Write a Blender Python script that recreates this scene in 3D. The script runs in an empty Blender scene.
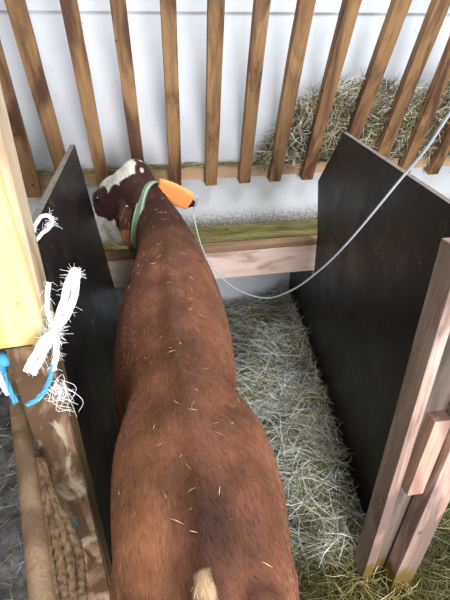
import bpy, bmesh, math, random
import numpy as np
from mathutils import Vector, Matrix, noise
from mathutils.bvhtree import BVHTree
random.seed(7); rng = np.random.default_rng(7)
SC = bpy.context.scene; COL = SC.collection
R = math.radians

# ------------------------------------------------------------------ camera
cam_d = bpy.data.cameras.new('camera'); cam = bpy.data.objects.new('camera', cam_d); COL.objects.link(cam)
cam_d.sensor_fit = 'VERTICAL'; cam_d.sensor_height = 24; cam_d.lens = 18.0; cam_d.clip_start = 0.02
P_, Y_ = R(31), R(10.6)
fw = Vector((math.sin(Y_)*math.cos(P_), math.cos(Y_)*math.cos(P_), -math.sin(P_)))
rt = Vector((math.cos(Y_), -math.sin(Y_), 0)); up = rt.cross(fw)
cam.matrix_world = Matrix.Translation((0, 0, 2.0)) @ Matrix((rt, up, -fw)).transposed().to_4x4()
SC.camera = cam
# ------------------------------------------------------------------ world and light
w = bpy.data.worlds.new('world'); SC.world = w; w.use_nodes = True
bg = w.node_tree.nodes['Background']; bg.inputs[0].default_value = (0.86, 0.93, 1.0, 1); bg.inputs[1].default_value = 0.62
def area(name, loc, target, size, power, col):
    l = bpy.data.lights.new(name, 'AREA'); l.shape = 'RECTANGLE'; l.size, l.size_y = size; l.energy = power; l.color = col
    o = bpy.data.objects.new(name, l); COL.objects.link(o); o.location = loc
    o.rotation_euler = (Vector(target)-Vector(loc)).to_track_quat('-Z', 'Y').to_euler(); return o
area('low_rear_fill', (0.9, -2.3, 1.45), (0.7, 2.6, 0.5), (2.0, 2.0), 310, (0.95, 0.97, 1.0))  # fill lamp added low behind the camera to brighten the wall under the trough
area('daylight_opening', (-1.8, -0.4, 3.4), (0.0, 1.6, 0.9), (1.4, 1.2), 30, (1, 0.95, 0.86))
area('overhead_fill', (1.5, 1.5, 4.0), (0.8, 2.0, 0.0), (1.0, 1.0), 105, (0.88, 0.94, 1.0))  # fill lamp added overhead to brighten the hay beside the cow
SC.view_settings.view_transform = 'Standard'; SC.view_settings.look = 'None'
SC.view_settings.gamma = 1; SC.view_settings.use_curve_mapping = False; SC.view_settings.exposure = 0.0

# ------------------------------------------------------------------ materials
def lin(c):
    return tuple(((v/255)/12.92 if v/255 <= 0.04045 else ((v/255+0.055)/1.055)**2.4) for v in c) + (1,)
class NT:
    def __init__(s, name, rough=0.8, spec=0.3):
        s.m = bpy.data.materials.new(name); s.m.use_nodes = True; s.t = s.m.node_tree; s.b = s.t.nodes['Principled BSDF']
        s.b.inputs['Roughness'].default_value = rough; s.b.inputs['Specular IOR Level'].default_value = spec
    def n(s, typ, **kw):
        nd = s.t.nodes.new(typ)
        for k, v in kw.items():
            if k.startswith('i_'): nd.inputs[k[2:].replace('_', ' ')].default_value = v
            else: setattr(nd, k, v)
        return nd
    def l(s, a, b): s.t.links.new(a, b)
    def coord(s, scale=(1, 1, 1), rand=True, kind='Object'):
        tc = s.n('ShaderNodeTexCoord'); mp = s.n('ShaderNodeMapping'); mp.inputs['Scale'].default_value = scale
        if rand:
            oi = s.n('ShaderNodeObjectInfo'); mu = s.n('ShaderNodeMath', operation='MULTIPLY'); mu.inputs[1].default_value = 37.0
            ad = s.n('ShaderNodeVectorMath', operation='ADD'); s.l(oi.outputs['Random'], mu.inputs[0])
            s.l(tc.outputs[kind], ad.inputs[0]); s.l(mu.outputs[0], ad.inputs[1]); s.l(ad.outputs[0], mp.inputs[0])
        else: s.l(tc.outputs[kind], mp.inputs[0])
        return mp.outputs[0]
    def noise(s, vec, scale, detail=4, dist=0.0, rough=0.55):
        nd = s.n('ShaderNodeTexNoise'); nd.inputs['Scale'].default_value = scale; nd.inputs['Detail'].default_value = detail
        nd.inputs['Distortion'].default_value = dist; nd.inputs['Roughness'].default_value = rough; s.l(vec, nd.inputs['Vector']); return nd.outputs[0]
    def ramp(s, fac, stops):
        nd = s.n('ShaderNodeValToRGB'); e = nd.color_ramp.elements
        e[0].position, e[0].color = stops[0][0], stops[0][1]; e[1].position, e[1].color = stops[-1][0], stops[-1][1]
        for p, c in stops[1:-1]: x = e.new(p); x.color = c
        s.l(fac, nd.inputs[0]); return nd.outputs[0]
    def mix(s, fac, a, b, mode='MIX'):
        nd = s.n('ShaderNodeMix', data_type='RGBA', blend_type=mode)
        for k, v in ((0, fac), (6, a), (7, b)):
            if hasattr(v, 'links') or isinstance(v, bpy.types.NodeSocket): s.l(v, nd.inputs[k])
            else: nd.inputs[k].default_value = v
        return nd.outputs[2]
    def bump(s, h, strength=0.3, dist=0.01):
        nd = s.n('ShaderNodeBump'); nd.inputs['Strength'].default_value = strength; nd.inputs['Distance'].default_value = dist
        s.l(h, nd.inputs['Height']); s.l(nd.outputs[0], s.b.inputs['Normal'])
    def color(s, c):
        if isinstance(c, bpy.types.NodeSocket): s.l(c, s.b.inputs['Base Color'])
        else: s.b.inputs['Base Color'].default_value = c
        return s
BW = lambda a, b: [(a, (0, 0, 0, 1)), (b, (1, 1, 1, 1))]
def wood(name, light, mid, dark, stain=None, stain_amt=(0.55, 0.75), rough=0.7, grain=1.0, foot=None):
    """sawn timber, grain along local Z"""
    s = NT(name, rough, 0.25)
    v = s.coord((1, 1, 0.07)); g = s.noise(v, 55*grain, 6, 1.2); v2 = s.coord((1, 1, 0.2)); b = s.noise(v2, 5, 4, 0.6)
    c = s.ramp(g, [(0.3, lin(mid)), (0.6, lin(light))]); c = s.mix(s.ramp(b, BW(0.42, 0.72)), c, lin(mid))
    if stain:
        v3 = s.coord((1, 1, 0.22)); st = s.noise(v3, 9, 5, 0.8); c = s.mix(s.ramp(st, BW(*stain_amt)), c, lin(stain))
    v4 = s.coord((1, 1, 0.6)); k = s.noise(v4, 16, 2, 0.3); c = s.mix(s.ramp(k, BW(0.70, 0.76)), c, lin(dark))
    if foot:
        tc = s.n('ShaderNodeTexCoord'); sp = s.n('ShaderNodeSeparateXYZ'); s.l(tc.outputs['Object'], sp.inputs[0])
        mr = s.n('ShaderNodeMapRange'); mr.inputs[1].default_value = 0.26; mr.inputs[2].default_value = 0.02; s.l(sp.outputs['Z'], mr.inputs[0])
        mm = s.n('ShaderNodeMath', operation='MULTIPLY_ADD'); s.l(k, mm.inputs[0]); mm.inputs[1].default_value = 0.8; s.l(mr.outputs[0], mm.inputs[2])
        c = s.mix(s.ramp(mm.outputs[0], BW(0.75, 1.5)), c, lin(foot))
    s.color(c); s.bump(g, 0.35, 0.004); return s.m
M = {}
M['slat'] = wood('varnished_slat_wood', (160, 124, 86), (134, 98, 64), (58, 42, 30), (88, 60, 44), (0.44, 0.62))
M['slat_edge'] = M['slat']
M['upright'] = wood('weathered_post_side', (196, 178, 150), (168, 146, 116), (90, 70, 50), (132, 108, 82), (0.5, 0.7))
M['under'] = wood('mossy_brown_timber', (112, 90, 60), (88, 66, 42), (38, 28, 20), (66, 54, 34), (0.45, 0.65))
M['pine'] = wood('new_pine', (228, 204, 192), (212, 180, 164), (104, 76, 66), (156, 124, 110), (0.5, 0.72))
M['base'] = wood('rack_rail_wood', (205, 172, 142), (182, 146, 112), (110, 88, 62), (150, 120, 84), (0.5, 0.75))
M['old'] = wood('weathered_timber', (138, 120, 106), (110, 92, 80), (56, 46, 40), (80, 68, 58), (0.5, 0.7))
M['yellow'] = wood('pale_yellow_board', (236, 208, 140), (222, 186, 112), (166, 118, 62), (206, 162, 92), (0.45, 0.7), grain=0.6)
M['moss'] = wood('green_stained_plank', (150, 140, 84), (120, 108, 58), (56, 50, 30), (92, 84, 44), (0.45, 0.65))
M['rail'] = wood('handled_rail_wood', (132, 110, 84), (106, 84, 62), (58, 44, 34), (86, 66, 48), (0.44, 0.62))
def post_mat(name, light, mid, stain):
    s = NT(name, 0.75, 0.25)
    v = s.coord((1, 1, 0.08)); g = s.noise(v, 45, 6, 1.0)
    c = s.ramp(g, [(0.3, lin(mid)), (0.62, lin(light))])
    st = s.noise(s.coord((1, 1, 0.6)), 7, 5, 1.0); c = s.mix(s.ramp(st, BW(0.42, 0.58)), c, lin(stain)); sm_ = s.noise(s.coord((1, 1, 0.4)), 22, 5, 0.6); c = s.mix(s.ramp(sm_, BW(0.54, 0.66)), c, lin((74, 56, 40)))
    gr = s.noise(s.coord((1, 1, 0.5)), 11, 4, 0.5); c = s.mix(s.ramp(gr, BW(0.61, 0.67)), c, lin((158, 148, 124)))
    s.color(c); s.bump(g, 0.4, 0.004); return s.m
M['post_pine'] = wood('grimy_pink_plank', (186, 156, 142), (160, 126, 112), (66, 52, 46), (110, 90, 82), (0.40, 0.56), foot=(96, 76, 34))
M['block'] = wood('grimy_pink_block', (190, 156, 138), (164, 126, 108), (72, 56, 50), (124, 96, 84), (0.44, 0.60))
M['dark_old'] = wood('dark_rough_timber', (112, 98, 88), (84, 72, 64), (40, 34, 30), (60, 52, 44), (0.45, 0.65), foot=(84, 70, 34))
M['ledge'] = wood('brown_ledge_wood', (160, 130, 100), (134, 104, 76), (80, 60, 42), (110, 84, 60), (0.5, 0.7))
M['post'] = post_mat('stained_post_wood', (160, 128, 102), (128, 98, 74), (82, 60, 42))

def wall_mat():
    s = NT('whitewashed_wall', 0.6, 0.35)
    v = s.coord(rand=False); n1 = s.noise(v, 2.2, 4); c = s.ramp(n1, [(0.3, lin((196, 198, 202))), (0.7, lin((212, 213, 216)))])
    n2 = s.noise(v, 70, 3); sp = s.noise(v, 3.5, 3)
    c = s.mix(s.mix(1.0, s.ramp(n2, BW(0.70, 0.74)), s.ramp(sp, BW(0.4, 0.6)), 'MULTIPLY'), c, lin((120, 104, 88)))
    # dried feed and muck splashed on the bottom of the wall over the trough
    sep = s.n('ShaderNodeSeparateXYZ'); s.l(v, sep.inputs[0])
    mr = s.n('ShaderNodeMapRange'); mr.inputs[1].default_value = 0.90; mr.inputs[2].default_value = 0.72; s.l(sep.outputs['Z'], mr.inputs[0])
    lo = s.n('ShaderNodeMapRange'); lo.inputs[1].default_value = 0.62; lo.inputs[2].default_value = 0.68; s.l(sep.outputs['Z'], lo.inputs[0])
    mm = s.n('ShaderNodeMath', operation='MULTIPLY'); s.l(mr.outputs[0], mm.inputs[0]); s.l(lo.outputs[0], mm.inputs[1])
    n3 = s.noise(v, 95, 6, 0.3, 0.75); ad = s.n('ShaderNodeMath', operation='MULTIPLY_ADD'); s.l(mm.outputs[0], ad.inputs[0]); ad.inputs[1].default_value = 0.34; s.l(n3, ad.inputs[2])
    c = s.mix(s.ramp(ad.outputs[0], BW(0.62, 0.84)), c, lin((112, 96, 84)))
    n5 = s.noise(v, 110, 2); lowz = s.n('ShaderNodeMapRange'); lowz.inputs[1].default_value = 0.66; lowz.inputs[2].default_value = 0.5; s.l(sep.outputs['Z'], lowz.inputs[0])
    c = s.mix(s.mix(1.0, s.ramp(n5, BW(0.66, 0.72)), lowz.outputs[0], 'MULTIPLY'), c, lin((120, 116, 112)))
    s.color(c); s.bump(n2, 0.06, 0.003); return s.m
M['wall'] = wall_mat()
def panel_mat():
    s = NT('black_phenolic_board', 0.42, 0.28)
    v = s.coord((1, 1, 1)); n = s.noise(v, 6, 5, 0.5); c = s.ramp(n, [(0.35, lin((14, 13, 15))), (0.7, lin((27, 24, 25)))])
    sc = s.noise(s.coord((60, 3, 3)), 3, 5); c = s.mix(s.ramp(sc, BW(0.68, 0.8)), c, lin((62, 58, 56)))
    n2 = s.noise(v, 55, 3); n2b = s.noise(v, 3, 2)
    c = s.mix(s.mix(1.0, s.ramp(n2, BW(0.64, 0.70)), s.ramp(n2b, BW(0.46, 0.60)), 'MULTIPLY'), c, lin((108, 102, 98)))
    s.color(c); s.l(s.ramp(n, [(0.3, (0.34,)*3+(1,)), (0.7, (0.52,)*3+(1,))]), s.b.inputs['Roughness']); s.bump(sc, 0.06, 0.002); return s.m
M['panel'] = panel_mat()
def ply_mat():
    s = NT('plywood_edge', 0.75, 0.2); n = s.noise(s.coord((3, 3, 3)), 12, 4)
    s.color(s.ramp(n, [(0.35, lin((104, 96, 88))), (0.7, lin((132, 122, 110)))])); return s.m
M['ply'] = ply_mat()
def floor_mat():
    s = NT('wet_barn_floor', 0.55, 0.4); v = s.coord(rand=False); n = s.noise(v, 9, 6, 0.4)
    c = s.ramp(n, [(0.35, lin((46, 46, 48))), (0.65, lin((116, 114, 118)))])
    n2 = s.noise(v, 30, 4); c = s.mix(s.ramp(n2, BW(0.5, 0.7)), c, lin((70, 62, 44))); s.color(c); s.bump(n2, 0.5, 0.01); return s.m
M['floor'] = floor_mat()
def hay_mat(name, spec=0.3, rough=0.6):
    s = NT(name, rough, spec); a = s.n('ShaderNodeAttribute'); a.attribute_name = 'tint'; s.color(a.outputs['Color']); return s.m
M['hay'] = hay_mat('dry_hay'); M['fur'] = hay_mat('short_hair', 0.2, 0.6)
def mat_matted():
    s = NT('matted_hay', 0.9, 0.1); v = s.coord(rand=False); n = s.noise(v, 35, 6, 1.5)
    s.color(s.ramp(n, [(0.35, lin((44, 38, 20))), (0.65, lin((104, 94, 56)))])); s.bump(n, 0.8, 0.02); return s.m
M['matted'] = mat_matted()
def coat_mat():
    s = NT('cow_coat', 0.62, 0.18); a = s.n('ShaderNodeAttribute'); a.attribute_name = 'coat'
    v = s.coord((1, 0.16, 0.6), rand=False); n = s.noise(v, 150, 4, 0.8); n2 = s.noise(s.coord(rand=False), 9, 5, 0.6)
    c = s.mix(s.ramp(n, [(0.3, (0.62,)*3+(1,)), (0.7, (1.2,)*3+(1,))]), (1, 1, 1, 1), (0, 0, 0, 1))
    hair = s.ramp(n, [(0.3, (0.70, 0.66, 0.64, 1)), (0.72, (1, 1, 1, 1))]); c = s.mix(0.85, a.outputs['Color'], hair, 'MULTIPLY')
    blot = s.ramp(n2, [(0.32, (0.58, 0.54, 0.52, 1)), (0.5, (0.85, 0.84, 0.83, 1)), (0.7, (1.0, 1.0, 1.0, 1))]); c = s.mix(0.9, c, blot, 'MULTIPLY')
    s.color(c); s.bump(n, 0.35, 0.004)
    s.b.inputs['Sheen Weight'].default_value = 0.12; s.b.inputs['Sheen Roughness'].default_value = 0.4
    s.b.inputs['Sheen Tint'].default_value = (1, 0.75, 0.6, 1); return s.m
M['coat'] = coat_mat()
def plain(name, col, rough=0.7, spec=0.3, var=0.12, scale=40):
    s = NT(name, rough, spec); n = s.noise(s.coord(rand=False), scale, 4); c = lin(col)
    d = tuple(x*(1-var) for x in c[:3])+(1,); s.color(s.ramp(n, [(0.3, d), (0.7, c)])); s.bump(n, 0.2, 0.002); return s.m
M['white_twine'] = plain('white_baling_twine', (240, 240, 238), 0.7)
M['blue_twine'] = plain('blue_twine', (70, 148, 190), 0.6)
M['blue_fluff'] = plain('blue_fluff', (78, 118, 122), 0.8)
M['orange'] = plain('orange_bandage', (250, 160, 92), 0.75, 0.2, 0.10, 90)
M['tube'] = plain('clear_grey_tube', (176, 180, 190), 0.3, 0.5, 0.05)
M['eye'] = plain('dark_eye', (18, 12, 10), 0.15, 0.6)
M['nostril'] = plain('pink_muzzle', (190, 150, 138), 0.5)
M['hoof'] = plain('horn', (60, 50, 44), 0.5)
M['flecks'] = M['hay']
def rope_mat():
    s = NT('coarse_brown_rope', 0.85, 0.15); n = s.noise(s.coord(rand=False), 70, 4)
    s.color(s.ramp(n, [(0.35, lin((70, 54, 38))), (0.65, lin((120, 98, 72)))])); s.bump(n, 0.4, 0.003); return s.m
M['rope'] = rope_mat()
def collar_mat():
    s = NT('green_striped_webbing', 0.8, 0.2); uv = s.n('ShaderNodeUVMap'); sep = s.n('ShaderNodeSeparateXYZ'); s.l(uv.outputs[0], sep.inputs[0])
    g, wh, dk = lin((112, 134, 106)), lin((178, 190, 168)), lin((88, 110, 84))
    r = s.n('ShaderNodeValToRGB'); r.color_ramp.interpolation = 'CONSTANT'; e = r.color_ramp.elements
    e[0].position, e[0].color = 0, dk; e[1].position, e[1].color = 0.12, wh
    for p, c in ((0.26, g), (0.74, wh), (0.88, dk)): x = e.new(p); x.color = c
    s.l(sep.outputs['Y'], r.inputs[0]); s.color(r.outputs[0]); return s.m
M['collar'] = collar_mat()

# ------------------------------------------------------------------ helpers
def tag(o, label=None, cat=None, group=None, kind=None):
    if label: o['label'] = label
    if cat: o['category'] = cat
    if group: o['group'] = group
    if kind: o['kind'] = kind
    return o
def empty(name, loc):
    o = bpy.data.objects.new(name, None); COL.objects.link(o); o.location = loc; o.empty_display_size = 0.05; return o
def put(o, parent, mw=None):
    COL.objects.link(o); mw = mw or Matrix()
    if parent:
        pm = Matrix(); q = parent
        while q: pm = (q.matrix_basis if q.parent is None else q.matrix_local) @ pm; q = q.parent
        o.parent = parent; o.matrix_basis = pm.inverted() @ mw
    else: o.matrix_basis = mw
    return o
def from_bm(name, bm, mat, parent=None, mw=None, smooth=False):
    me = bpy.data.meshes.new(name); bmesh.ops.recalc_face_normals(bm, faces=bm.faces); bm.to_mesh(me); bm.free()
    for m in (mat if isinstance(mat, (list, tuple)) else [mat]): me.materials.append(m)
    if smooth: me.polygons.foreach_set('use_smooth', [True]*len(me.polygons))
    o = bpy.data.objects.new(name, me); return put(o, parent, mw)
def bm_box(bm, lo, hi, bev=0.003):
    r = bmesh.ops.create_cube(bm, size=1); vs = r['verts']
    for v in vs: v.co = Vector([(lo[i]+hi[i])/2 + v.co[i]*(hi[i]-lo[i]) for i in range(3)])
    if bev:
        es = list({e for v in vs for e in v.link_edges}); bmesh.ops.bevel(bm, geom=es, offset=bev, segments=2, affect='EDGES', profile=0.7)
def box(name, lo, hi, mat, parent=None, bev=0.003, axis='Z'):
    """board in world coordinates; its grain (local Z) runs along the named axis"""
    c = Vector([(a+b)/2 for a, b in zip(lo, hi)]); h = [(b-a)/2 for a, b in zip(lo, hi)]
    rot = {'Z': Matrix(), 'X': Matrix.Rotation(R(90), 4, 'Y'), 'Y': Matrix.Rotation(R(-90), 4, 'X')}[axis]
    inv = rot.inverted(); hv = inv @ Vector(h); hv = Vector([abs(x) for x in hv])
    bm = bmesh.new(); bm_box(bm, -hv, hv, bev)
    # slight waviness of sawn timber
    return from_bm(name, bm, mat, parent, Matrix.Translation(c) @ rot)
def plank(name, a, b, width, thick, side, mat, parent=None, bev=0.003, segs=1, wob=0.0, side_mat=None):
    """timber from a to b, width along 'side', grain along local Z"""
    a, b = Vector(a), Vector(b); z = (b-a).normalized(); x = Vector(side); x = (x - z*x.dot(z)).normalized(); y = z.cross(x)
    L = (b-a).length; bm = bmesh.new(); bm_box(bm, (-width/2, -thick/2, 0), (width/2, thick/2, L), bev)
    if segs > 1:
        for k in range(1, segs):
            bmesh.ops.bisect_plane(bm, geom=bm.verts[:]+bm.edges[:]+bm.faces[:], plane_co=(0, 0, L*k/segs), plane_no=(0, 0, 1))
        ph = random.random()*9
        for v in bm.verts:
            v.co.x += wob*math.sin(v.co.z*3+ph); v.co.y += wob*math.cos(v.co.z*2.3+ph)
            v.co.x += wob*0.7*noise.noise(Vector((v.co.x*8, v.co.y*8, v.co.z*11+ph)))
    mw = Matrix.Translation(a) @ Matrix((x, y, z)).transposed().to_4x4()
    if side_mat:
        bm.normal_update()
        for f in bm.faces:
            if abs(f.normal.x) > 0.7: f.material_index = 1
        mat = [mat, side_mat]
    return from_bm(name, bm, mat, parent, mw)
def smooth_path(pts, n=8):
    P = [Vector(p) for p in pts]; P = [P[0]*2-P[1]] + P + [P[-1]*2-P[-2]]; out = []
    for i in range(1, len(P)-2):
        for k in range(n):
            t = k/n; a, b, c, d = P[i-1:i+3]
            out.append(0.5*((2*b)+(c-a)*t+(2*a-5*b+4*c-d)*t*t+(3*b-a-3*c+d)*t**3))
    out.append(P[-2]); return out
def tube_geo(bm, pts, rad, seg=8, twist=0.0, lobes=0, depth=0.0):
    """round or lobed (laid rope) tube along points; rad a number or a list"""
    n = len(pts); rings = []; t0 = (pts[1]-pts[0]).normalized(); ref = t0.orthogonal().normalized(); s = 0
    for i, p in enumerate(pts):
        t = (pts[min(i+1, n-1)]-pts[max(i-1, 0)]).normalized(); ref = (ref - t*ref.dot(t)).normalized(); bi = t.cross(ref)
        if i: s += (p-pts[i-1]).length
        r = rad[i] if isinstance(rad, (list, tuple)) else rad; ring = []
        for k in range(seg):
            a = 2*math.pi*k/seg; rr = r*(1+depth*abs(math.cos(lobes*(a)/2+twist*s))) if lobes else r
            ring.append(bm.verts.new(p+(ref*math.cos(a)+bi*math.sin(a))*rr))
        rings.append(ring)
    for i in range(n-1):
        for k in range(seg):
            f = bm.faces.new((rings[i][k], rings[i][(k+1) % seg], rings[i+1][(k+1) % seg], rings[i+1][k])); f.smooth = True
    bm.faces.new(rings[0][::-1]); bm.faces.new(rings[-1])
def tube(name, pts, rad, mat, parent=None, seg=8, n=8, **kw):
    bm = bmesh.new(); path = smooth_path(pts, n)
    if isinstance(rad, (list, tuple)):
        rr = np.interp(np.linspace(0, 1, len(path)), np.linspace(0, 1, len(rad)), rad).tolist()
    else: rr = rad
    tube_geo(bm, path, rr, seg, **kw); return from_bm(name, bm, mat, parent)
def strands(name, P0, D, L, W, cols, mat, curl=0.25, sag=0.0, parent=None, nseg=3):
    """many thin bent blades: P0 (n,3) centres, D (n,3) directions, L lengths, W widths, cols (n,3)"""
    n = len(P0); D = D/np.linalg.norm(D, axis=1)[:, None]
    A = rng.normal(size=(n, 3)); S = np.cross(D, A); S /= np.linalg.norm(S, axis=1)[:, None]; U = np.cross(S, D)
    t = np.linspace(-0.5, 0.5, nseg+1); V = np.zeros((n, nseg+1, 2, 3)); c = rng.normal(0, curl, n); c2 = rng.normal(0, curl*0.6, n)
    for i, ti in enumerate(t):
        base = P0 + D*(L*ti)[:, None] + U*(L*c*(ti*ti-0.08))[:, None] + S*(L*c2*(ti*ti*ti*4))[:, None]; base[:, 2] -= sag*L*ti*ti*4
        wv = W*(1-0.7*abs(ti*2)**3)
        V[:, i, 0] = base - S*(wv/2)[:, None]; V[:, i, 1] = base + S*(wv/2)[:, None]
    V = V.reshape(-1, 3); m = (nseg+1)*2
    q = np.array([[2*i, 2*i+1, 2*i+3, 2*i+2] for i in range(nseg)])
    F = (np.arange(n)[:, None, None]*m + q[None]).reshape(-1)
    me = bpy.data.meshes.new(name); me.vertices.add(len(V)); me.vertices.foreach_set('co', V.ravel().astype('f'))
    nf = len(F)//4; me.loops.add(len(F)); me.loops.foreach_set('vertex_index', F.astype('i')); me.polygons.add(nf)
    me.polygons.foreach_set('loop_start', (np.arange(nf)*4).astype('i')); me.update(calc_edges=True); me.validate()
    at = me.attributes.new('tint', 'FLOAT_COLOR', 'POINT'); C4 = np.ones((n, m, 4)); C4[:, :, :3] = cols[:, None, :]
    at.data.foreach_set('color', C4.ravel().astype('f')); me.materials.append(mat)
    o = bpy.data.objects.new(name, me); return put(o, parent)
def pal(n, colors, weights=None, jit=0.15):
    c = np.array([lin(x)[:3] for x in colors]); i = rng.choice(len(c), n, p=None if weights is None else np.array(weights)/sum(weights))
    return np.clip(c[i]*rng.uniform(1-jit, 1+jit, (n, 1)), 0, 1)

# ------------------------------------------------------------------ the building
WY = 3.15
bm = bmesh.new(); bm_box(bm, (-4, WY, -0.05), (5, WY+0.15, 2.09), 0); bm_box(bm, (-4, WY-0.014, 2.09), (5, WY+0.15, 3.4), 0.003)  # upper box stands proud, a step added so it casts a shadow band
tag(from_bm('wall_back', bm, M['wall']), kind='structure')
bm = bmesh.new(); bmesh.ops.create_grid(bm, x_segments=60, y_segments=50, size=1)
for v in bm.verts:
    v.co = Vector((0.5+v.co.x*3.5, 1.0+v.co.y*2.15, 0)); v.co.z = -0.03+0.012*noise.noise(v.co*5)
tag(from_bm('floor', bm, M['floor'], smooth=True), kind='structure')

# ------------------------------------------------------------------ trough under the rack
tr = tag(empty('feed_trough', (0.4, 2.8, 0.62)), 'long wooden feed trough with a pale plank front, fixed to the white wall', 'trough')
box('front_board', (-1.6, 2.52, 0.625), (2.8, 2.558, 0.807), M['pine'], tr, 0.003, 'X')
box('top_rail', (-1.6, 2.522, 0.81), (2.8, 2.60, 0.842), M['ledge'], tr, 0.004, 'X')
box('bottom_plank', (-1.6, 2.56, 0.66), (2.8, 2.85, 0.715), M['moss'], tr, 0.004, 'X')
box('bottom_plank', (-1.6, 2.855, 0.66), (2.8, 3.146, 0.735), M['moss'], tr, 0.004, 'X')

# ------------------------------------------------------------------ hay rack
rack = tag(empty('hay_rack', (0.7, 3.1, 1.07)), 'slanted wooden hay rack of upright slats, fixed on the white wall', 'hay rack')
box('bottom_rail', (-2.0, 3.108, 1.105), (3.4, 3.148, 1.19), M['base'], rack, 0.003, 'X')
nrm = Vector((0, -math.cos(R(21)), -math.sin(R(21))))
SL = [(-0.90, -0.93, 0.06), (-0.700, -0.662, 0.02), (-0.478, -0.507, 0.0), (-0.246, -0.265, 0.0), (0.0, -0.033, 0.0), (0.227, 0.216, 0.0), (0.472, 0.458, 0.005),
      (0.709, 0.697, 0.0), (0.929, 0.934, 0.0), (1.172, 1.183, 0.0), (1.41, 1.464, 0.01), (1.69, 1.70, 0.02), (1.925, 1.89, 0.02), (2.17, 2.14, 0.015), (2.42, 2.40, 0.0)]
for xb, xt, dz in SL:
    d = Vector((xt-xb, -math.sin(R(21))*1.13, math.cos(R(21))*1.13)); a = Vector((xb, 3.082, 1.085-dz)); b = a + d*1.35
    plank('slat', a + nrm*0.0, b, random.uniform(0.078, 0.092), 0.058, (1, 0, 0), M['slat'], rack, 0.004, 10, 0.003)

# ------------------------------------------------------------------ stall partitions
def slab(name, outline_fn, poly, thick, label, n_edge=None):
    """board cut to 'poly' (u,z), laid out by outline_fn(u,z,side) so it may be skewed or sprung"""
    bm = bmesh.new(); F = [bm.verts.new(outline_fn(u, z, 0)) for u, z in poly]; B = [bm.verts.new(outline_fn(u, z, thick)) for u, z in poly]
    f = bm.faces.new(F); g = bm.faces.new(B[::-1]); k = len(poly); f.normal_update(); g.normal_update()
    for i in range(k): q = bm.faces.new((F[i], B[i], B[(i+1) % k], F[(i+1) % k])); q.material_index = 1
    bmesh.ops.triangulate(bm, faces=[f, g]); return from_bm(name, bm, [M['panel'], M['ply']])
import math as _m
RP = Vector((1.138, 3.173, 0)); RD = Vector((-0.1185, -0.9930, 0)); RN = Vector((0.9930, -0.1185, 0))
def rfn(u, z, t):   # u = distance from the wall towards the camera
    p = RP + RD*u + RN*t; return (p.x, p.y, z)
rp = slab('stall_partition', rfn, [(0.03, 0.0), (0.03, 0.60), (0.60, 0.60), (0.71, 0.61), (0.69, 0.90), (0.575, 1.20), (0.95, 1.555), (2.20, 1.555), (2.20, 0.0)], 0.021, '')
tag(rp, 'smooth black board partition behind the reddish plank post, hay along its foot', 'partition')
def lfn(u, z, t):   # sprung board: its far edge is pushed over at the bottom
    k = max(0, min(1, (u-0.98)/1.5)); x0 = -0.262 - 0.068*(z/1.5)
    x1 = -0.318 + 0.165*max(0, (1.5-z)/1.5)
    return (x0*(1-k)+x1*k - t, u, z)
lpoly = [(0.98, 0.0), (0.98, 1.5), (1.6, 1.5), (2.2, 1.5), (2.47, 1.495), (2.50, 1.2), (2.505, 0.85), (2.505, 0.62), (3.14, 0.60), (3.14, 0.3), (3.14, 0.0), (2.2, 0), (1.6, 0)]
bm = bmesh.new()
us = [1.066, 1.3, 1.6, 1.9, 2.2, 2.49]; zs = [0, 0.2, 0.4, 0.6, 0.8, 1.0, 1.2, 1.35, 1.495]
def lgrid(us, zs):
    for side in (0, 0.024):
        G = [[bm.verts.new(lfn(u, z, side)) for z in zs] for u in us]
        for i in range(len(us)-1):
            for j in range(len(zs)-1): bm.faces.new((G[i][j], G[i+1][j], G[i+1][j+1], G[i][j+1]))
        yield G
def shell(us, zs):
    A, B = list(lgrid(us, zs)); I, J = len(us)-1, len(zs)-1
    rim = [(i, 0) for i in range(I)] + [(I, j) for j in range(J)] + [(i, J) for i in range(I, 0, -1)] + [(0, j) for j in range(J, 0, -1)]
    for k in range(len(rim)):
        (i, j), (p, q) = rim[k], rim[(k+1) % len(rim)]; f = bm.faces.new((A[i][j], A[p][q], B[p][q], B[i][j])); f.material_index = 1
shell(us, zs); shell([2.49, 2.8, 3.14], [0, 0.2, 0.4, 0.6])
lp = from_bm('stall_partition', bm, [M['panel'], M['ply']], smooth=False)
tag(lp, 'worn black board partition beside the cow with white twine tied at its post', 'partition')

# ------------------------------------------------------------------ posts
post = tag(empty('timber_post', (-0.31, 1.015, 0)), 'stained timber post with a bright yellow board and frayed white twine', 'post')
plank('upright', (-0.315, 1.015, -0.02), (-0.315, 1.015, 1.343), 0.108, 0.085, (1, 0, 0), M['under'], post, 0.006, 12, 0.002)
plank('upright', (-0.312, 1.015, 1.345), (-0.310, 1.015, 2.25), 0.112, 0.085, (1, 0, 0), M['upright'], post, 0.006, 8, 0.001)
plank('face_board', (-0.311, 0.958, -0.02), (-0.311, 0.958, 1.343), 0.100, 0.024, (1, 0, 0), M['post'], post, 0.004, 10, 0.003)['label'] = 'brown stained board'
plank('board', (-0.387, 0.958, 1.345), (-0.418, 0.958, 2.3), 0.25, 0.024, (1, 0, 0), M['yellow'], post, 0.004)['label'] = 'bright yellow board'
rpost = tag(empty('built_up_post', (0.84, 0.92, 0)), 'reddish post built up from upright planks standing in the hay', 'post')
plank('side_plank', (0.764, 0.925, -0.02), (0.776, 0.925, 1.535), 0.040, 0.085, (1, 0, 0), M['post_pine'], rpost, 0.004, 10, 0.003, M['old'])
plank('back_plank', (0.838, 0.930, -0.02), (0.848, 0.930, 1.50), 0.115, 0.03, (1, 0, 0), M['dark_old'], rpost, 0.003, 8, 0.003)
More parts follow.
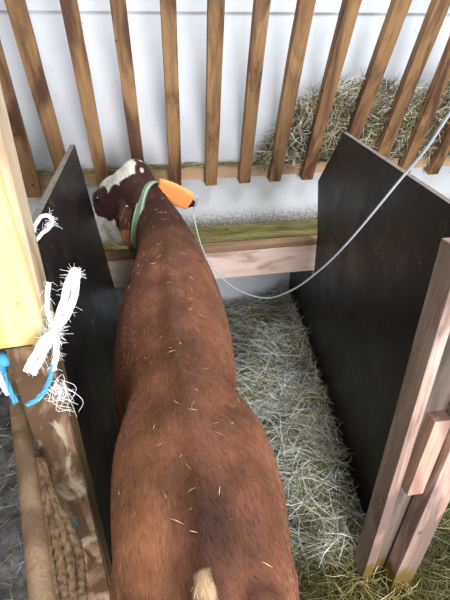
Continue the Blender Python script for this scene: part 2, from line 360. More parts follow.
plank('side_plank', (0.893, 0.875, -0.02), (0.972, 0.875, 1.50), 0.090, 0.07, (1, 0, 0), M['post_pine'], rpost, 0.004, 10, 0.004)
plank('filler_block', (0.846, 0.893, 0.59), (0.860, 0.893, 0.95), 0.062, 0.05, (1, 0, 0), M['block'], rpost, 0.003)

# ------------------------------------------------------------------ rail and rope by the left post
rail = tube('wooden_rail', [(-0.437, 1.218, 1.14), (-0.395, 1.0, 1.073), (-0.347, 0.785, 1.003), (-0.299, 0.57, 0.935), (-0.246, 0.33, 0.86)], [0.0235, 0.025, 0.026, 0.0275, 0.028], M['rail'], seg=16)
tag(rail, 'round grey brown wooden rail running down from the yellow board', 'rail')

bm = bmesh.new()
for k in range(4):
    x = -0.300+0.0200*k
    tube_geo(bm, smooth_path([(-0.350+0.004*k, 0.90, 1.01-0.004*k), (-0.338+0.006*k, 0.84, 0.975-0.012*k), (x-0.024+0.003*k, 0.73, 0.885-0.012*k), (x, 0.62, 0.80), (x+0.006, 0.50, 0.66), (x+0.004, 0.42, 0.50)], 14), 0.0100, 15, 210.0, 3, 0.42)
tag(from_bm('coarse_rope', bm, M['rope']), 'thick twisted brown rope hanging in turns under the wooden rail', 'rope')

# ------------------------------------------------------------------ cow
HP = Vector((-0.035, 2.56, 1.295)); HA = Vector((-0.60, 0.30, -0.74)).normalized()
HE = Vector((0.64, 0.75, -0.15)); HE = (HE-HA*HE.dot(HA)).normalized(); HN = HA.cross(HE).normalized()
if HN.z < 0: HN = -HN          # forehead normal
def head(a, e, n): return HP + (HA*a + HE*e + HN*n)*1.25
def loft(bm, rings):
    V = [[bm.verts.new(p) for p in r] for r in rings]; k = len(V[0])
    for i in range(len(V)-1):
        for j in range(k): bm.faces.new((V[i][j], V[i][(j+1) % k], V[i+1][(j+1) % k], V[i+1][j]))
    bm.faces.new(V[0][::-1]); bm.faces.new(V[-1])
def interp_rows(rows, n):
    A = np.array(rows, float); out = []
    for i in range(len(A)-1):
        p = [A[max(i-1, 0)], A[i], A[i+1], A[min(i+2, len(A)-1)]]
        for k in range(n):
            t = k/n; out.append(0.5*(2*p[1]+(p[2]-p[0])*t+(2*p[0]-5*p[1]+4*p[2]-p[3])*t*t+(3*p[1]-p[0]-3*p[2]+p[3])*t**3))
    out.append(A[-1]); return out
def sgp(v, p): return math.copysign(abs(v)**p, v)
bm = bmesh.new()
# trunk and neck: Y, centre x, top z, half width, height of widest point, bottom z, ridge sharpness
TR = [(0.325, 0.035, 1.00, 0.07, 0.88, 0.76, 0.9), (0.36, 0.045, 1.05, 0.12, 0.86, 0.66, 0.9), (0.43, 0.05, 1.105, 0.170, 0.86, 0.56, 0.9), (0.55, 0.06, 1.13, 0.205, 0.86, 0.52, 0.9),
      (0.72, 0.070, 1.135, 0.230, 0.87, 0.50, 0.9), (0.88, 0.070, 1.14, 0.230, 0.88, 0.50, 0.85), (1.02, 0.064, 1.13, 0.212, 0.86, 0.49, 0.95), (1.15, 0.056, 1.125, 0.208, 0.80, 0.46, 1.0),
      (1.35, 0.058, 1.13, 0.240, 0.76, 0.43, 0.95), (1.55, 0.070, 1.135, 0.254, 0.76, 0.42, 0.95), (1.72, 0.082, 1.15, 0.246, 0.80, 0.43, 1.0), (1.88, 0.095, 1.155, 0.226, 0.85, 0.46, 1.05),
      (2.02, 0.103, 1.155, 0.198, 0.88, 0.55, 1.0), (2.16, 0.10, 1.165, 0.172, 0.92, 0.62, 0.95), (2.30, 0.09, 1.19, 0.152, 0.96, 0.70, 0.95), (2.42, 0.065, 1.225, 0.133, 1.0, 0.76, 0.95), (2.52, 0.02, 1.255, 0.12, 1.03, 0.84, 0.9), (2.60, -0.03, 1.25, 0.09, 1.06, 0.92, 0.9)]
rings = []
for Y, cx, zt, hw, zm, zb, sh in interp_rows(TR, 4):
    r = []
    for k in range(32):
        a = 2*math.pi*k/32; c, s_ = math.cos(a), math.sin(a)
        r.append(Vector((cx+hw*sgp(c, 0.85), Y, zm+(zt-zm)*sgp(s_, 1.0*sh) if s_ >= 0 else zm+(zm-zb)*sgp(s_, 0.8))))
    rings.append(r)
loft(bm, rings)
def blob(c, r, rot=None):
    q = bmesh.ops.create_uvsphere(bm, u_segments=20, v_segments=12, radius=1); mt = (rot or Matrix.Identity(3))
    for v in q['verts']: v.co = Vector(c) + mt @ Vector((v.co.x*r[0], v.co.y*r[1], v.co.z*r[2]))
# hook bones, pin bones, tail head, shoulder blades, thighs
for s_ in (-1, 1):
    blob((0.07+s_*0.155, 0.84, 1.01), (0.05, 0.12, 0.055)); blob((0.045+s_*0.10, 0.40, 1.03), (0.06, 0.07, 0.07))
    blob((0.066+s_*0.105, 0.60, 0.80), (0.105, 0.25, 0.27)); blob((0.09+s_*0.125, 1.78, 0.92), (0.075, 0.18, 0.20))
    blob((0.06+s_*0.09, 0.62, 1.04), (0.10, 0.22, 0.085))
blob((0.045, 0.40, 1.09), (0.035, 0.09, 0.04))
# head: distance along, half width, forehead height, jaw depth
HD = [(-0.055, 0.050, 0.02, 0.06), (-0.03, 0.080, 0.05, 0.10), (0.02, 0.096, 0.062, 0.135), (0.08, 0.100, 0.062, 0.155), (0.15, 0.108, 0.060, 0.17), (0.21, 0.106, 0.055, 0.165), (0.27, 0.088, 0.048, 0.14), (0.33, 0.072, 0.042, 0.11), (0.39, 0.066, 0.038, 0.09), (0.44, 0.072, 0.036, 0.082), (0.485, 0.068, 0.022, 0.07), (0.505, 0.045, 0.0, 0.045)]
rings = []
for a_, hw, up_, dn in interp_rows(HD, 3):
    rings.append([head(a_, hw*sgp(math.cos(t), 0.85), (up_ if math.sin(t) > 0 else dn)*sgp(math.sin(t), 0.85)) for t in [2*math.pi*k/28 for k in range(28)]])
loft(bm, rings)
HB = Matrix((HA, HE, HN)).transposed()
blob(head(-0.025, 0, 0.015), (0.06, 0.09, 0.06), HB)                      # poll
for s_ in (-1, 1): blob(head(0.155, s_*0.092, 0.028), (0.055, 0.035, 0.038), HB); blob(head(0.15, s_*0.070, -0.09), (0.13, 0.055, 0.10), HB)
blob(head(0.04, 0.0, -0.08), (0.13, 0.12, 0.13), HB); blob((-0.135, 2.54, 1.00), (0.085, 0.10, 0.10)); blob((-0.135, 2.60, 1.17), (0.12, 0.11, 0.13))
# ears: a cupped leaf from base to tip
def ear(base, tip, across, wid, cup):
    b, t = Vector(base), Vector(tip); ax = t-b; L = ax.length; ax.normalize(); ac = Vector(across); ac = (ac-ax*ac.dot(ax)).normalized(); nn = ax.cross(ac); rg = []
    for u, w_, th in ((0, .42, .020), (.15, .55, .017), (.3, .85, .012), (.5, 1.0, .010), (.7, .88, .009), (.86, .58, .008), (.97, .25, .007)):
        c = b+ax*(L*u) - nn*0.0; ring = []
        for k in range(16):
            q = 2*math.pi*k/16; x = math.cos(q)*w_*wid; ring.append(c+ac*x+nn*(math.sin(q)*th+cup*(x/wid)**2*wid))
        rg.append(ring)
    loft(bm, rg)
EL_B, EL_T = Vector((-0.118, 2.45, 1.20)), Vector((-0.085, 2.34, 0.935))
ER_B, ER_T = Vector((0.05, 2.52, 1.265)), Vector((0.305, 2.46, 1.145))
ear(EL_B, EL_T, (0.9, 0.45, 0.2), 0.056, 0.35)
ear(ER_B+Vector((0, 0, -.012)), ER_T+Vector((0, 0, -.006)), (0.1, -0.35, 0.9), 0.066, 0.25)
# legs: each a tapering chain of rings with joints, cloven hoof at the end
def leg(pts):
    rg = []
    for x, y, z, rx, ry in interp_rows(pts, 3): rg.append([Vector((x+rx*math.cos(2*math.pi*k/20), y+ry*math.sin(2*math.pi*k/20), z)) for k in range(20)])
    loft(bm, rg)
for s_ in (-1, 1):
    X = 0.06+s_*0.14
    leg([(X, 0.60, 0.85, .09, .17), (X, 0.62, 0.68, .08, .14), (X, 0.56, 0.55, .055, .085), (X, 0.48, 0.44, .038, .055), (X, 0.45, 0.38, .036, .05), (X, 0.48, 0.25, .027, .033), (X, 0.50, 0.12, .032, .036), (X, 0.53, 0.07, .034, .045), (X, 0.545, 0.0, .048, .062)])
    X = 0.085+s_*0.125
    leg([(X, 1.78, 0.75, .07, .12), (X, 1.77, 0.60, .06, .085), (X, 1.76, 0.47, .045, .055), (X, 1.77, 0.37, .042, .046), (X, 1.775, 0.24, .028, .032), (X, 1.78, 0.12, .032, .036), (X, 1.80, 0.06, .036, .046), (X, 1.815, 0.0, .048, .06)])
# tail hanging from the tail head
tube_geo(bm, smooth_path([(0.045, 0.44, 1.10), (0.045, 0.34, 1.08), (0.045, 0.295, 0.98), (0.05, 0.29, 0.80), (0.052, 0.30, 0.60), (0.055, 0.305, 0.45), (0.055, 0.31, 0.30)], 6), np.interp(np.linspace(0, 1, 37), [0, .2, .7, .85, 1], [.032, .026, .014, .028, .010]).tolist(), 12)
me = bpy.data.meshes.new('cow'); bmesh.ops.recalc_face_normals(bm, faces=bm.faces); bm.to_mesh(me); bm.free()
cow = bpy.data.objects.new('cow', me); COL.objects.link(cow)
rm = cow.modifiers.new('r', 'REMESH'); rm.mode = 'VOXEL'; rm.voxel_size = 0.0095
sm = cow.modifiers.new('s', 'SMOOTH'); sm.factor = 0.5; sm.iterations = 7
bpy.context.view_layer.update(); dg = bpy.context.evaluated_depsgraph_get()
me2 = bpy.data.meshes.new_from_object(cow.evaluated_get(dg)); cow.modifiers.clear(); cow.data = me2; me2.name = 'cow'
n = len(me2.vertices); co = np.zeros(n*3, 'f'); me2.vertices.foreach_get('co', co); co = co.reshape(-1, 3).astype(float)
# muscle and bone modelling: shallow hollows beside the spine, flank hollow, raised spine of the loin
X, Yc, Z = co.T.copy(); cxs = np.interp(Yc, [r[0] for r in TR], [r[1] for r in TR]); topw = np.clip((Z-0.95)/0.12, 0, 1)*(Yc < 2.1)
dx = np.abs(X-cxs)
co[:, 2] += topw*(0.008*np.exp(-(dx/0.02)**2) - 0.012*np.exp(-((dx-0.10)/0.045)**2)*np.exp(-((Yc-1.08)/0.17)**2) - 0.006*np.exp(-((dx-0.05)/0.02)**2)*((Yc > 0.6) & (Yc < 1.9)))
co[:, 0] -= np.sign(X-cxs)*np.clip((Z-0.6)/0.1, 0, 1)*0.020*np.exp(-((Yc-1.10)/0.09)**2)*np.exp(-((Z-0.93)/0.12)**2)
rib = (Yc > 1.2) & (Yc < 1.75) & (Z > 0.6); co[:, 0] += np.sign(X-cxs)*rib*0.0004*np.sin(Yc*2*np.pi/0.065)
me2.vertices.foreach_set('co', co.astype('f').ravel())
me2.polygons.foreach_set('use_smooth', [True]*len(me2.polygons)); me2.update()
# coat colours: chestnut body, dark head and neck, darker spine, white face
def L3(c): return np.array(lin(c)[:3])
red, red2, dark, spine, white, horn = L3((140, 88, 62)), L3((126, 72, 54)), L3((64, 36, 30)), L3((72, 45, 35)), L3((214, 212, 202)), L3((50, 42, 38))
nz = np.array([noise.noise(Vector(p)*7.0) for p in co]); nz2 = np.array([noise.noise(Vector(p)*28.0) for p in co])
t = np.clip((Yc-1.75+0.12*nz)/0.65, 0, 1)[:, None]; C_ = red*(1-t)+dark*t
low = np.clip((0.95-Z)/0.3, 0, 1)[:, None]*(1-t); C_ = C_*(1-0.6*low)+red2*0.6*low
wsp = (0.060+0.045*nz+0.012*nz2)*np.interp(Yc, [0.4, 0.8, 1.2, 2.0], [1.6, 1.3, 0.9, 1.0]); s1 = (np.exp(-(dx/wsp)**2)*np.clip((Z-1.0)/0.06, 0, 1)*np.interp(Yc, [0.3, 0.5, 1.0, 1.3, 2.0], [1, 1, .9, .45, .4]))[:, None]; s1 *= (0.85+0.5*nz)[:, None]; C_ = C_*(1-s1*0.85)+spine*0.85*s1; mot = np.clip(0.5+1.3*nz+0.5*nz2, 0, 1)[:, None]; C_ = C_*(1-0.30*mot)
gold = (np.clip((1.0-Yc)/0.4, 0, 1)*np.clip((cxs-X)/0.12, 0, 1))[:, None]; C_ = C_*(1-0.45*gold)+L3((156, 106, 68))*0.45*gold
ts = np.exp(-(((X-0.043)/0.018)**2+((Yc-0.425)/0.035)**2))*(Z > 1.05); ts = np.clip(ts*2+nz2*0.5, 0, 1)[:, None]*(ts > 0.25)[:, None]; C_ = C_*(1-ts)+L3((224, 190, 150))*ts
rel = co-np.array(HP); ha, he, hn = rel@np.array(HA)/1.25, rel@np.array(HE)/1.25, rel@np.array(HN)/1.25
dl = np.array(EL_T)-np.array(EL_B); ul = np.clip(((co-np.array(EL_B))@dl)/(dl@dl), 0, 1); dE = np.linalg.norm(co-np.array(EL_B)-ul[:, None]*dl, axis=1)
dr = np.array(ER_T)-np.array(ER_B); ur = np.clip(((co-np.array(ER_B))@dr)/(dr@dr), 0, 1); dR = np.linalg.norm(co-np.array(ER_B)-ur[:, None]*dr, axis=1)
notear = ~(((ul > 0.12) & (dE < 0.065)) | ((ur > 0.1) & (dR < 0.065)))
eyep = ((ha-0.15)/0.06)**2+((he+0.10)/0.05)**2+((hn-0.02)/0.05)**2
face = (Yc > 2.42) & notear & (eyep > 1) & (ha > -0.2) & (((hn > -0.006+0.03*nz2+0.03*nz) & (ha > -0.06+0.03*nz2) & (he < 0.03)) | (Z < 1.075+0.03*nz) | (ha > 0.20+0.03*nz) | ((hn < -0.10+0.03*nz2) & (ha > 0.06)))
face &= (X < 0.03) 
C_[face] = white*(1+0.06*nz2[face])[:, None]
inner = (ul > 0.55) & (dE < 0.06); C_[inner] = C_[inner]*0.5+L3((168, 100, 52))*0.5*(1+nz2[inner])[:, None]
C_[Z < 0.055] = horn
nose = (Yc > 2.5) & (ha > 0.455) & (hn > -0.06); C_[nose] = L3((176, 136, 124))
for s_ in (-1, 1): C_[((ha-0.49)/0.016)**2+((he-s_*0.038)/0.014)**2+((hn-0.0)/0.02)**2 < 1] = L3((30, 20, 18))
C_[(Yc > 2.5) & (ha > 0.34) & (np.abs(hn+0.047) < 0.005)] = L3((60, 40, 36))
at = me2.attributes.new('coat', 'FLOAT_COLOR', 'POINT'); at.data.foreach_set('color', np.c_[np.clip(C_, 0, 1), np.ones(n)].astype('f').ravel())
me2.materials.clear(); me2.materials.append(M['coat'])
# short hair lying back along the hide
tri = [p for p in me2.polygons if p.center.z > 0.72]; ar = np.array([p.area for p in tri]); cen = np.array([p.center[:] for p in tri]); nr = np.array([p.normal[:] for p in tri])
m = 60000; k = rng.choice(len(tri), m, p=ar/ar.sum()); ctr, nn_ = cen[k], nr[k]; vi = np.array([p.vertices[0] for p in tri])[k]
jj = rng.normal(0, .005, (m, 3)); jj -= nn_*(jj*nn_).sum(1)[:, None]
sw = np.array([noise.noise(Vector(c_)*6.0) for c_ in ctr])
D_ = np.c_[0.9*np.sign(ctr[:, 0]-np.interp(ctr[:, 1], [r[0] for r in TR], [r[1] for r in TR]))*0.35+sw*0.9, -np.ones(m), rng.normal(0, .2, m)-0.3]+rng.normal(0, .16, (m, 3)); D_ -= nn_*(D_*nn_).sum(1)[:, None]; D_ = D_/np.linalg.norm(D_, axis=1)[:, None]+nn_*0.10
hc = np.clip(C_[vi]*rng.uniform(0.55, 1.45, (m, 1)), 0, 1)
hair = strands('hair', ctr+jj+nn_*0.0012, D_, rng.uniform(.010, .024, m), rng.uniform(.0005, .0011, m), hc, M['fur'], 0.15, 0, cow, 2); hair['kind'] = 'stuff'
tag(cow, 'reddish brown cow with a white face standing between the black partitions', 'cow')
bvh = BVHTree.FromPolygons([Vector(p) for p in co], [tuple(p.vertices) for p in me2.polygons])
for s_ in (-1, 1):
    bm = bmesh.new(); bmesh.ops.create_uvsphere(bm, u_segments=16, v_segments=10, radius=0.022)
    from_bm('eye', bm, M['eye'], cow, Matrix.Translation(head(0.155, s_*0.108, 0.026)), True)
# fringe of long hair inside the near ear
m = 260; u = rng.uniform(0.25, 0.98, m); base = np.array(EL_B)+dl*u[:, None]+rng.normal(0, .018, (m, 3)); dirn = dl/np.linalg.norm(dl)+rng.normal(0, .35, (m, 3))
strands('ear_hair', base, dirn, rng.uniform(.03, .06, m), rng.uniform(.0010, .0018, m), pal(m, [(176, 104, 52), (92, 44, 28), (212, 150, 90)], [4, 4, 1]), M['hay'], 0.3, 0, cow, 2)['label'] = 'orange brown ear hair'

# collar: webbing laid round the neck, behind the ears
def ring_on(centre, pn, ref, off, nn=72):
    pn = Vector(pn).normalized(); ref = Vector(ref); ref = (ref-pn*ref.dot(pn)).normalized(); b = pn.cross(ref); P = []
    for k in range(nn):
        a = 2*math.pi*k/nn; d = ref*math.cos(a)+b*math.sin(a); o_ = Vector(centre)+d*0.6; hit = bvh.ray_cast(o_, -d, 0.6)
        P.append((hit[0] if hit[0] else Vector(centre)+d*0.14, d))
    Q = [(sum((P[(i+j) % nn][0] for j in range(-2, 3)), Vector())/5 + P[i][1]*off, P[i][1]) for i in range(nn)]; return Q
def band(bm, Q, pn, wid, th):
    pn = Vector(pn).normalized(); uvl = bm.loops.layers.uv.new('uv'); n_ = len(Q); V = []
    for p, d in Q: V.append([bm.verts.new(p+pn*(wid*(j/4-0.5))) for j in range(5)]+[bm.verts.new(p+d*th+pn*(wid*(j/4-0.5))) for j in range(5)])
    for i in range(n_):
        A, B = V[i], V[(i+1) % n_]
        for j in range(4):
            for off_ in (0, 5):
                f = bm.faces.new((A[off_+j], A[off_+j+1], B[off_+j+1], B[off_+j])); f.smooth = True
                for lp_, uv in zip(f.loops, ((i/n_, j/4), (i/n_, (j+1)/4), ((i+1)/n_, (j+1)/4), ((i+1)/n_, j/4))): lp_[uvl].uv = uv
        for j in (0, 4):
            f = bm.faces.new((A[j], A[j+5], B[j+5], B[j]))
            for lp_ in f.loops: lp_[uvl].uv = (0, 0)
CC, CN = (0.035, 2.46, 1.06), (-0.74, 0.66, 0.05)
bm = bmesh.new(); band(bm, ring_on(CC, CN, (0, 0, 1), 0.006), CN, 0.062, 0.005)
tag(from_bm('collar', bm, M['collar']), 'green collar with pale stripes round the cow\'s neck', 'collar')

# orange bandage wrapped round the far ear, drip tube taped under it
ax = (ER_T-ER_B).normalized(); Lr = (ER_T-ER_B).length; bm = bmesh.new(); ref = Vector((0.1, -0.35, 0.9)); ref = (ref-ax*ref.dot(ax)).normalized(); b_ = ax.cross(ref); rg = []
for k in range(13):
    u = 0.14+0.70*k/12; hh = 0.070*(0.88+0.16*math.sin(math.pi*k/12))*(1 if 0 < k < 12 else 0.93); tt = 0.026; cup = 0.012
    ring = []
    for j in range(28):
        a = 2*math.pi*j/28; wob = 1+0.05*noise.noise(Vector((u*18, math.cos(a)*2, math.sin(a)*2)))
        ring.append(ER_B+ax*(Lr*u+0.006*math.sin(a*2+k))+ref*(0.006+hh*math.cos(a)*wob)+b_*(tt*math.sin(a)*wob+cup*math.cos(a)**2))
    rg.append(ring)
loft(bm, rg); tag(from_bm('bandage', bm, M['orange'], smooth=True), 'bright orange bandage wrapped around the cow\'s ear', 'bandage')
tp = [ER_B+ax*(Lr*0.80)+ref*0.045-b_*0.0, ER_B+ax*(Lr*0.93)+ref*0.03+Vector((0, -0.03, 0.02)), (0.278, 2.46, 1.085), (0.322, 2.33, 0.885), (0.441, 2.2, 0.752), (0.576, 2.0, 0.768), (0.639, 1.75, 0.945), (0.665, 1.5, 1.18), (0.671, 1.3, 1.393), (0.686, 1.1, 1.652), (0.674, 1.0, 1.753), (0.645, 0.9, 1.851), (0.63, 0.82, 1.928), (0.62, 0.70, 2.04)]
tag(tube('drip_tube', tp, 0.0037, M['tube'], seg=8), 'thin pale tube running from the orange bandage up over the black partition', 'tube')

# ------------------------------------------------------------------ twine on the left post
def twine(name, paths, mat, label, rad=0.006, fray=40, frs=(), parent=None):
    bm = bmesh.new()
    for pts, r in paths:
        sp = smooth_path(pts, 8)
        for j in range(3):
            ph = 2*math.pi*j/3; q = []
            for i, p in enumerate(sp):
                t_ = (sp[min(i+1, len(sp)-1)]-sp[max(i-1, 0)]).normalized(); u_ = t_.orthogonal().normalized(); v_ = t_.cross(u_); a = ph+i*0.35
                q.append(p+(u_*math.cos(a)+v_*math.sin(a))*r*0.5)
            tube_geo(bm, q, r*0.55, 7)
        for f_ in range(fray):
            p = random.choice(sp); d = Vector([random.gauss(0, 1) for _ in range(3)]).normalized(); l_ = random.uniform(.01, .03)
            tube_geo(bm, [p, p+d*l_*0.5+Vector((0, 0, .003)), p+d*l_-Vector((0, 0, .004))], 0.0004, 3)
    for c, k, l_ in frs:
        for f_ in range(k):
            d = Vector([random.gauss(0, 1) for _ in range(3)]).normalized(); p = Vector(c); e = Vector([random.gauss(0, .3) for _ in range(3)])*l_
            tube_geo(bm, [p, p+d*l_*0.5, p+d*l_*random.uniform(.6, 1.1)+e], random.uniform(.0003, .0006), 3)
    return from_bm(name, bm, mat, parent)
K = (-0.233, 0.925, 1.394)
t1 = twine('white_twine', [([K, (-0.205, 0.92, 1.46), (-0.172, 0.925, 1.535), (-0.160, 0.93, 1.535), (-0.185, 0.915, 1.46), K], 0.009),
                      ([K, (-0.240, 0.935, 1.45), (-0.228, 0.95, 1.51)], 0.006), ([K, (-0.262, 0.90, 1.38), (-0.298, 0.86, 1.335)], 0.0085), ([K, (-0.255, 0.89, 1.365), (-0.285, 0.86, 1.325)], 0.0075),
                      ([K, (-0.232, 0.90, 1.36), (-0.245, 0.88, 1.315)], 0.0075)],
           M['white_twine'], '', fray=45, frs=[(K, 120, 0.03), ((-0.250, 0.92, 1.38), 60, 0.03), ((-0.167, 0.927, 1.535), 60, 0.022), ((-0.18, 0.927, 1.51), 40, 0.022)])
tag(t1, 'frayed white twine knotted around the yellow board with a loop standing up', 'twine')
bm = bmesh.new()
for k in range(38):
    a_ = Vector((-0.262+random.gauss(0, .008), 0.942, 1.225+random.gauss(0, .012))); b2 = a_+Vector((random.gauss(.012, .018), -0.006, random.gauss(-.045, .03))); c2 = (a_+b2)/2+Vector((random.gauss(0, .02), -0.012, random.gauss(0, .015)))
    tube_geo(bm, smooth_path([a_, c2, b2], 4), random.uniform(.0003, .0007), 4)
tag(from_bm('frayed_fibres', bm, M['white_twine']), 'wisp of loose white fibres caught on the brown post under the knot', 'fibres', kind='stuff')
tw = twine('blue_twine', [([(-0.243, 0.885, 1.33), (-0.262, 0.865, 1.285), (-0.290, 0.855, 1.255), (-0.315, 0.85, 1.245)], 0.006)], M['blue_twine'], '', fray=8)
tag(tw, 'short blue twine end hanging below the white knot', 'twine')
t2 = twine('white_twine', [([(-0.278, 1.09, 1.560), (-0.262, 1.10, 1.595), (-0.240, 1.10, 1.615), (-0.222, 1.10, 1.605), (-0.232, 1.10, 1.585), (-0.258, 1.10, 1.565), (-0.278, 1.08, 1.545)], 0.005)], M['white_twine'], '', fray=30, frs=[((-0.228, 1.10, 1.600), 25, .022)])
tag(t2, 'small white twine loop sticking out behind the yellow board', 'twine')
t3 = twine('blue_and_white_twine', [([(-0.378, 0.98, 1.300), (-0.395, 0.99, 1.27), (-0.385, 0.96, 1.22), (-0.375, 0.95, 1.17)], 0.008)], M['blue_twine'], '', fray=10)
bm = bmesh.new(); bmesh.ops.create_icosphere(bm, subdivisions=3, radius=0.019)
for v in bm.verts: v.co *= 1+0.12*noise.noise(v.co*60)
from_bm('knot', bm, M['blue_twine'], t3, Matrix.Translation((-0.378, 0.965, 1.300)), True)
twine('white_strand', [([(-0.392, 0.965, 1.30), (-0.400, 0.965, 1.26), (-0.388, 0.95, 1.20)], 0.007)], M['white_twine'], '', fray=10, parent=t3)['label'] = 'white strand'
tag(t3, 'blue and white twine with a round blue knot at the end of the rail', 'twine')
bm = bmesh.new()
for k in range(160):
    p = Vector((-0.318+random.gauss(0, .006), 0.955, 0.62+random.gauss(0, .03))); d = Vector([random.gauss(0, 1) for _ in range(3)]).normalized()*0.016
    tube_geo(bm, [p, p+d*.5, p+d+Vector((0, 0, -.004))], 0.0012, 3)
tag(from_bm('blue_fluff', bm, M['blue_fluff']), 'tuft of faded blue fibre stuck on the stained post', 'tuft', kind='stuff')

# ------------------------------------------------------------------ hay
HAYC = [(222, 226, 218), (246, 248, 250), (190, 186, 152), (140, 134, 88), (206, 198, 150), (92, 84, 46)]
def hay_h(x, y):     # height of the bedding
    return 0.0+0.13*np.exp(-((x-1.15)/0.28)**2)*np.clip((y-1.2)/0.6, 0, 1)+0.04*np.exp(-((x-0.6)/0.2)**2)*np.exp(-((y-1.8)/0.4)**2)
bm = bmesh.new(); bmesh.ops.create_grid(bm, x_segments=70, y_segments=110, size=0.5)
for v in bm.verts:
    fx, fy = v.co.x+0.5, v.co.y+0.5; yy = 0.55+fy*2.59; xr = (1.138-0.1185*(3.173-yy))-0.004 if yy > 0.95 else 1.9; xl = -0.14
    xx = xl+fx*(xr-xl); v.co = Vector((xx, yy, float(hay_h(xx, yy))-0.015+0.03*noise.noise(Vector((xx*9, yy*9, 0)))))
tag(from_bm('hay_bedding', bm, M['matted'], smooth=True), 'matted layer of old hay covering the stall floor', 'hay', kind='stuff')
bm = bmesh.new(); bmesh.ops.create_grid(bm, x_segments=30, y_segments=50, size=0.5)
for v in bm.verts:
    yy = 0.96+(v.co.y+0.5)*2.1; xl = 1.138-0.1185*(3.173-yy)+0.04; xx = xl+(v.co.x+0.5)*(2.3-xl); v.co = Vector((xx, yy, -0.01+0.03*noise.noise(Vector((xx*9, yy*9, 0)))))
tag(from_bm('hay_bedding', bm, M['matted'], smooth=True), 'matted hay covering the floor on the far side of the reddish post', 'hay', kind='stuff')
def floor_hay(n, xr, yr, cols, wts, lift, wid=(0.0014, 0.0038), ln=(0.05, 0.20), tilt=0.22):
    x = rng.uniform(*xr, n); y = rng.uniform(*yr, n); lim = 1.138-0.1185*(3.173-y)-0.035
    ok = (x < lim) | (y < 0.86) | (x > lim+0.16); x, y, lim = x[ok], y[ok], lim[ok]; n = len(x); z = hay_h(x, y)+rng.uniform(0, 1, n)**1.5*lift
    a = rng.uniform(0, 2*np.pi, n); D = np.c_[np.cos(a), np.sin(a), rng.normal(0, tilt, n)]; L = rng.uniform(*ln, n)
    sel = np.array([noise.noise(Vector((a_*3.2, b_*2.6, 5))) for a_, b_ in zip(x, y)])+0.5*np.exp(-((y-1.9)/0.45)**2)
    room = np.minimum(np.where((y < 0.9) | (x > lim), 9, lim+0.03-x), 3.14-y)*1.9; L = np.minimum(L, np.maximum(room, 0.025))
    return np.c_[x, y, z], D, L, rng.uniform(*wid, n), pal(n, cols, wts, 0.2)*np.clip(0.72+0.75*sel, 0.45, 1.15)[:, None]
def join(parts): return [np.concatenate([p[i] for p in parts]) for i in range(5)]
parts = [floor_hay(17000, (0.10, 1.12), (1.0, 3.12), HAYC, [6, 5, 4, 3, 3, 3], 0.11, (0.0014, 0.0036), (0.07, 0.30), 0.28),
         floor_hay(6000, (0.10, 1.12), (1.0, 3.12), HAYC, [2, 1, 4, 5, 3, 3], 0.05),
         floor_hay(9000, (0.10, 1.9), (0.50, 1.35), [(150, 140, 84), (118, 112, 58), (174, 164, 110), (84, 78, 40), (196, 186, 140)], [4, 5, 3, 3, 1], 0.07),
         floor_hay(6500, (1.08, 2.0), (0.8, 1.9), [(150, 140, 84), (118, 112, 58), (174, 164, 110), (84, 78, 40), (196, 186, 140)], [4, 5, 3, 3, 1], 0.07),
         floor_hay(900, (-0.2, 0.15), (1.9, 3.1), HAYC, None, 0.08)]
P0, D, L, W, C3 = join(parts)
tag(strands('loose_hay', P0, D, L, W, C3, M['hay'], 0.35, 0.06), 'loose dry hay lying beside the cow and around the foot of the reddish post', 'hay', kind='stuff')
# hay pulled up against the partition and the wall
m = 750; y = rng.uniform(1.3, 3.1, m); x = 1.138-0.1185*(3.173-y)-rng.uniform(0.03, 0.10, m); z = hay_h(x, y)+rng.uniform(0.04, 0.12, m)
D = np.c_[rng.normal(-0.2, .35, m), rng.normal(0, .6, m), rng.uniform(.3, 1.2, m)]
tag(strands('hay_wisps', np.c_[x, y, z], D, rng.uniform(.06, .20, m), rng.uniform(.0013, .003, m), pal(m, HAYC), M['hay'], 0.5, 0.05), 'wisps of hay sticking up along the foot of the black board', 'hay', kind='stuff')
# straw on the wet floor beyond the left post
m = 3500; x = rng.uniform(-1.3, -0.40, m); y = rng.uniform(0.3, 2.2, m); a = rng.uniform(0, 6.28, m)
tag(strands('scattered_straw', np.c_[x, y, rng.uniform(-.02, 0.0, m)], np.c_[np.cos(a), np.sin(a), rng.normal(0, .05, m)], rng.uniform(.03, .14, m), rng.uniform(.001, .002, m), pal(m, [(126, 118, 78), (196, 192, 170), (84, 76, 44)], [4, 2, 4]), M['hay'], 0.4, 0), 'thin straw scattered over the wet grey floor beyond the rail', 'straw', kind='stuff')
# hay in the rack
def rack_y(z): return 3.09-(z-1.055)*math.tan(R(21))-0.018       # back face of the slats
def rtop(x): return np.interp(x, [0.78, 0.86, 0.98, 1.10, 1.3, 1.5, 1.7, 1.9, 2.1, 2.6], [1.20, 1.36, 1.58, 1.67, 1.73, 1.74, 1.70, 1.66, 1.80, 1.85])
bm = bmesh.new(); NX, NZ = 60, 26; G = []
for i in range(NX+1):
    x = 0.90+i/NX*1.8; row = []
    for j in range(NZ+1):
        z = 1.19+(max(0.05, float(rtop(x))-0.13-1.19))*j/NZ; f = rack_y(z)+0.045+0.03*noise.noise(Vector((x*14, z*14, 3)))
        row.append(bm.verts.new((x, min(3.14, max(f, 3.135-0.75*max(0, float(rtop(x))-z)-0.0) if 0 else f+0.02+0.10*(j/NZ)**4), z)))
    G.append(row)
for i in range(NX):
    for j in range(NZ): bm.faces.new((G[i][j], G[i+1][j], G[i+1][j+1], G[i][j+1]))
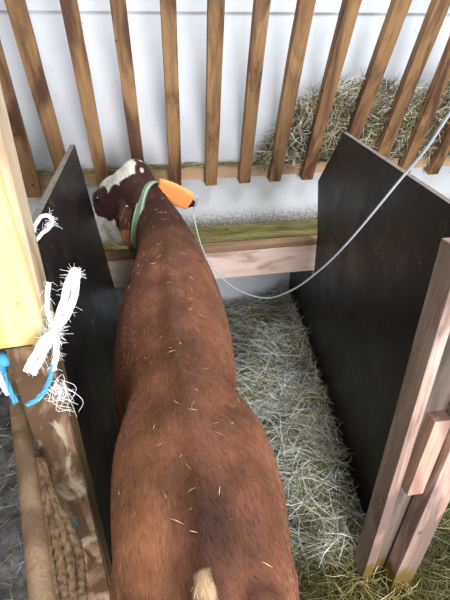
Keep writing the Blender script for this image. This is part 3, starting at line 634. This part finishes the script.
top = [r[-1] for r in G]; bk = [bm.verts.new((v.co.x, 3.146, v.co.z+0.01)) for v in top]
for i in range(NX): bm.faces.new((top[i], top[i+1], bk[i+1], bk[i]))
lft = G[0]; bl = [bm.verts.new((0.90, 3.146, v.co.z)) for v in lft]
for j in range(NZ): bm.faces.new((lft[j+1], lft[j], bl[j], bl[j+1]))
hr = tag(from_bm('rack_hay', bm, M['matted'], smooth=True), 'grey green hay stuffed behind the slats of the rack', 'hay', kind='stuff')
m = 9000; x = rng.uniform(0.82, 2.65, m); tz = rtop(x); z = 1.20+(tz-1.20)*rng.uniform(0, 1, m)**0.9; yb = 3.09-(z-1.055)*math.tan(R(21))-0.018+0.03; y = yb+0.028*np.array([noise.noise(Vector((a_*9, b_*9, 1))) for a_, b_ in zip(x, z)])+rng.uniform(0.0, .055, m)
a = rng.uniform(0, 6.28, m); D = np.c_[np.cos(a), rng.normal(0, .10, m)-0.36*np.sin(a)*1.0, np.sin(a)]
RC = [(206, 198, 178), (238, 234, 222), (140, 126, 92), (66, 56, 36), (170, 158, 112)]
p1 = (np.c_[x, y, z], D, rng.uniform(.06, .22, m), rng.uniform(.0014, .0042, m), pal(m, RC, [3, 1.5, 4, 9, 3], 0.3))
m = 1000; x = rng.uniform(-1.6, 0.85, m); z = 1.192+rng.uniform(0, .022, m); y = rng.uniform(3.06, 3.14, m)
p2 = (np.c_[x, y, z], np.c_[rng.choice([-1, 1], m), rng.normal(0, .12, m), rng.normal(0, .07, m)], rng.uniform(.05, .2, m), rng.uniform(.0015, .003, m), pal(m, [(150, 140, 80), (96, 88, 46), (186, 180, 120)], [3, 4, 2]))
m = 500; x = rng.uniform(0.8, 1.12, m); z = rng.uniform(1.17, 1.3, m); y = rng.uniform(3.02, 3.12, m)
p3 = (np.c_[x, y, z], rng.normal(0, 1, (m, 3))*np.array([1, .4, 1]), rng.uniform(.04, .12, m), rng.uniform(.0012, .0025, m), pal(m, RC))
P0, D, L, W, C3 = join([p1, p2, p3])
strands('hay_stalks', P0, D, L, W, C3, M['hay'], 0.45, 0.03, hr)['kind'] = 'stuff'
# trampled feed in the trough
m = 2600; x = rng.uniform(-0.9, 1.9, m); y = rng.uniform(2.62, 3.13, m); a = rng.uniform(0, 6.28, m)
k = rng.uniform(0, 1, m) < np.where(x < 0.1, 1.0, 0.25); x, y, a = x[k], y[k], a[k]; m = len(x)
tag(strands('trough_hay', np.c_[x, y, rng.uniform(.742, .755+.03*(x < .1), m)], np.c_[np.cos(a), np.sin(a)*.5, rng.normal(0, .08, m)], rng.uniform(.02, .09, m), rng.uniform(.0015, .003, m), pal(m, [(150, 142, 96), (110, 100, 60), (80, 72, 40)]), M['hay'], 0.3, 0), 'scraps of hay left in the wooden trough under the cow\'s head', 'hay', kind='stuff')
# hay flecks caught on the cow's back
pts = []; ds = []
while len(pts) < 110:
    yy = random.uniform(0.45, 2.45); xx = 0.07+random.gauss(0, .085); hit = bvh.ray_cast(Vector((xx, yy, 1.6)), Vector((0, 0, -1)), 1.0)
    if hit[0] and hit[0].z > 0.95:
        n_ = hit[1]; d = Vector((random.gauss(0, 1), random.gauss(0, 1), 0)).normalized(); d = (d-n_*d.dot(n_)).normalized(); pts.append(tuple(hit[0]+n_*0.003)); ds.append(tuple(d))
m = len(pts); tag(strands('hay_flecks', np.array(pts), np.array(ds), rng.uniform(.006, .035, m), rng.uniform(.001, .002, m), pal(m, [(214, 200, 160), (180, 160, 96)], [1, 1]), M['hay'], 0.3, 0, None, 2), 'tiny hay flecks scattered over the cow\'s back', 'hay', kind='stuff')
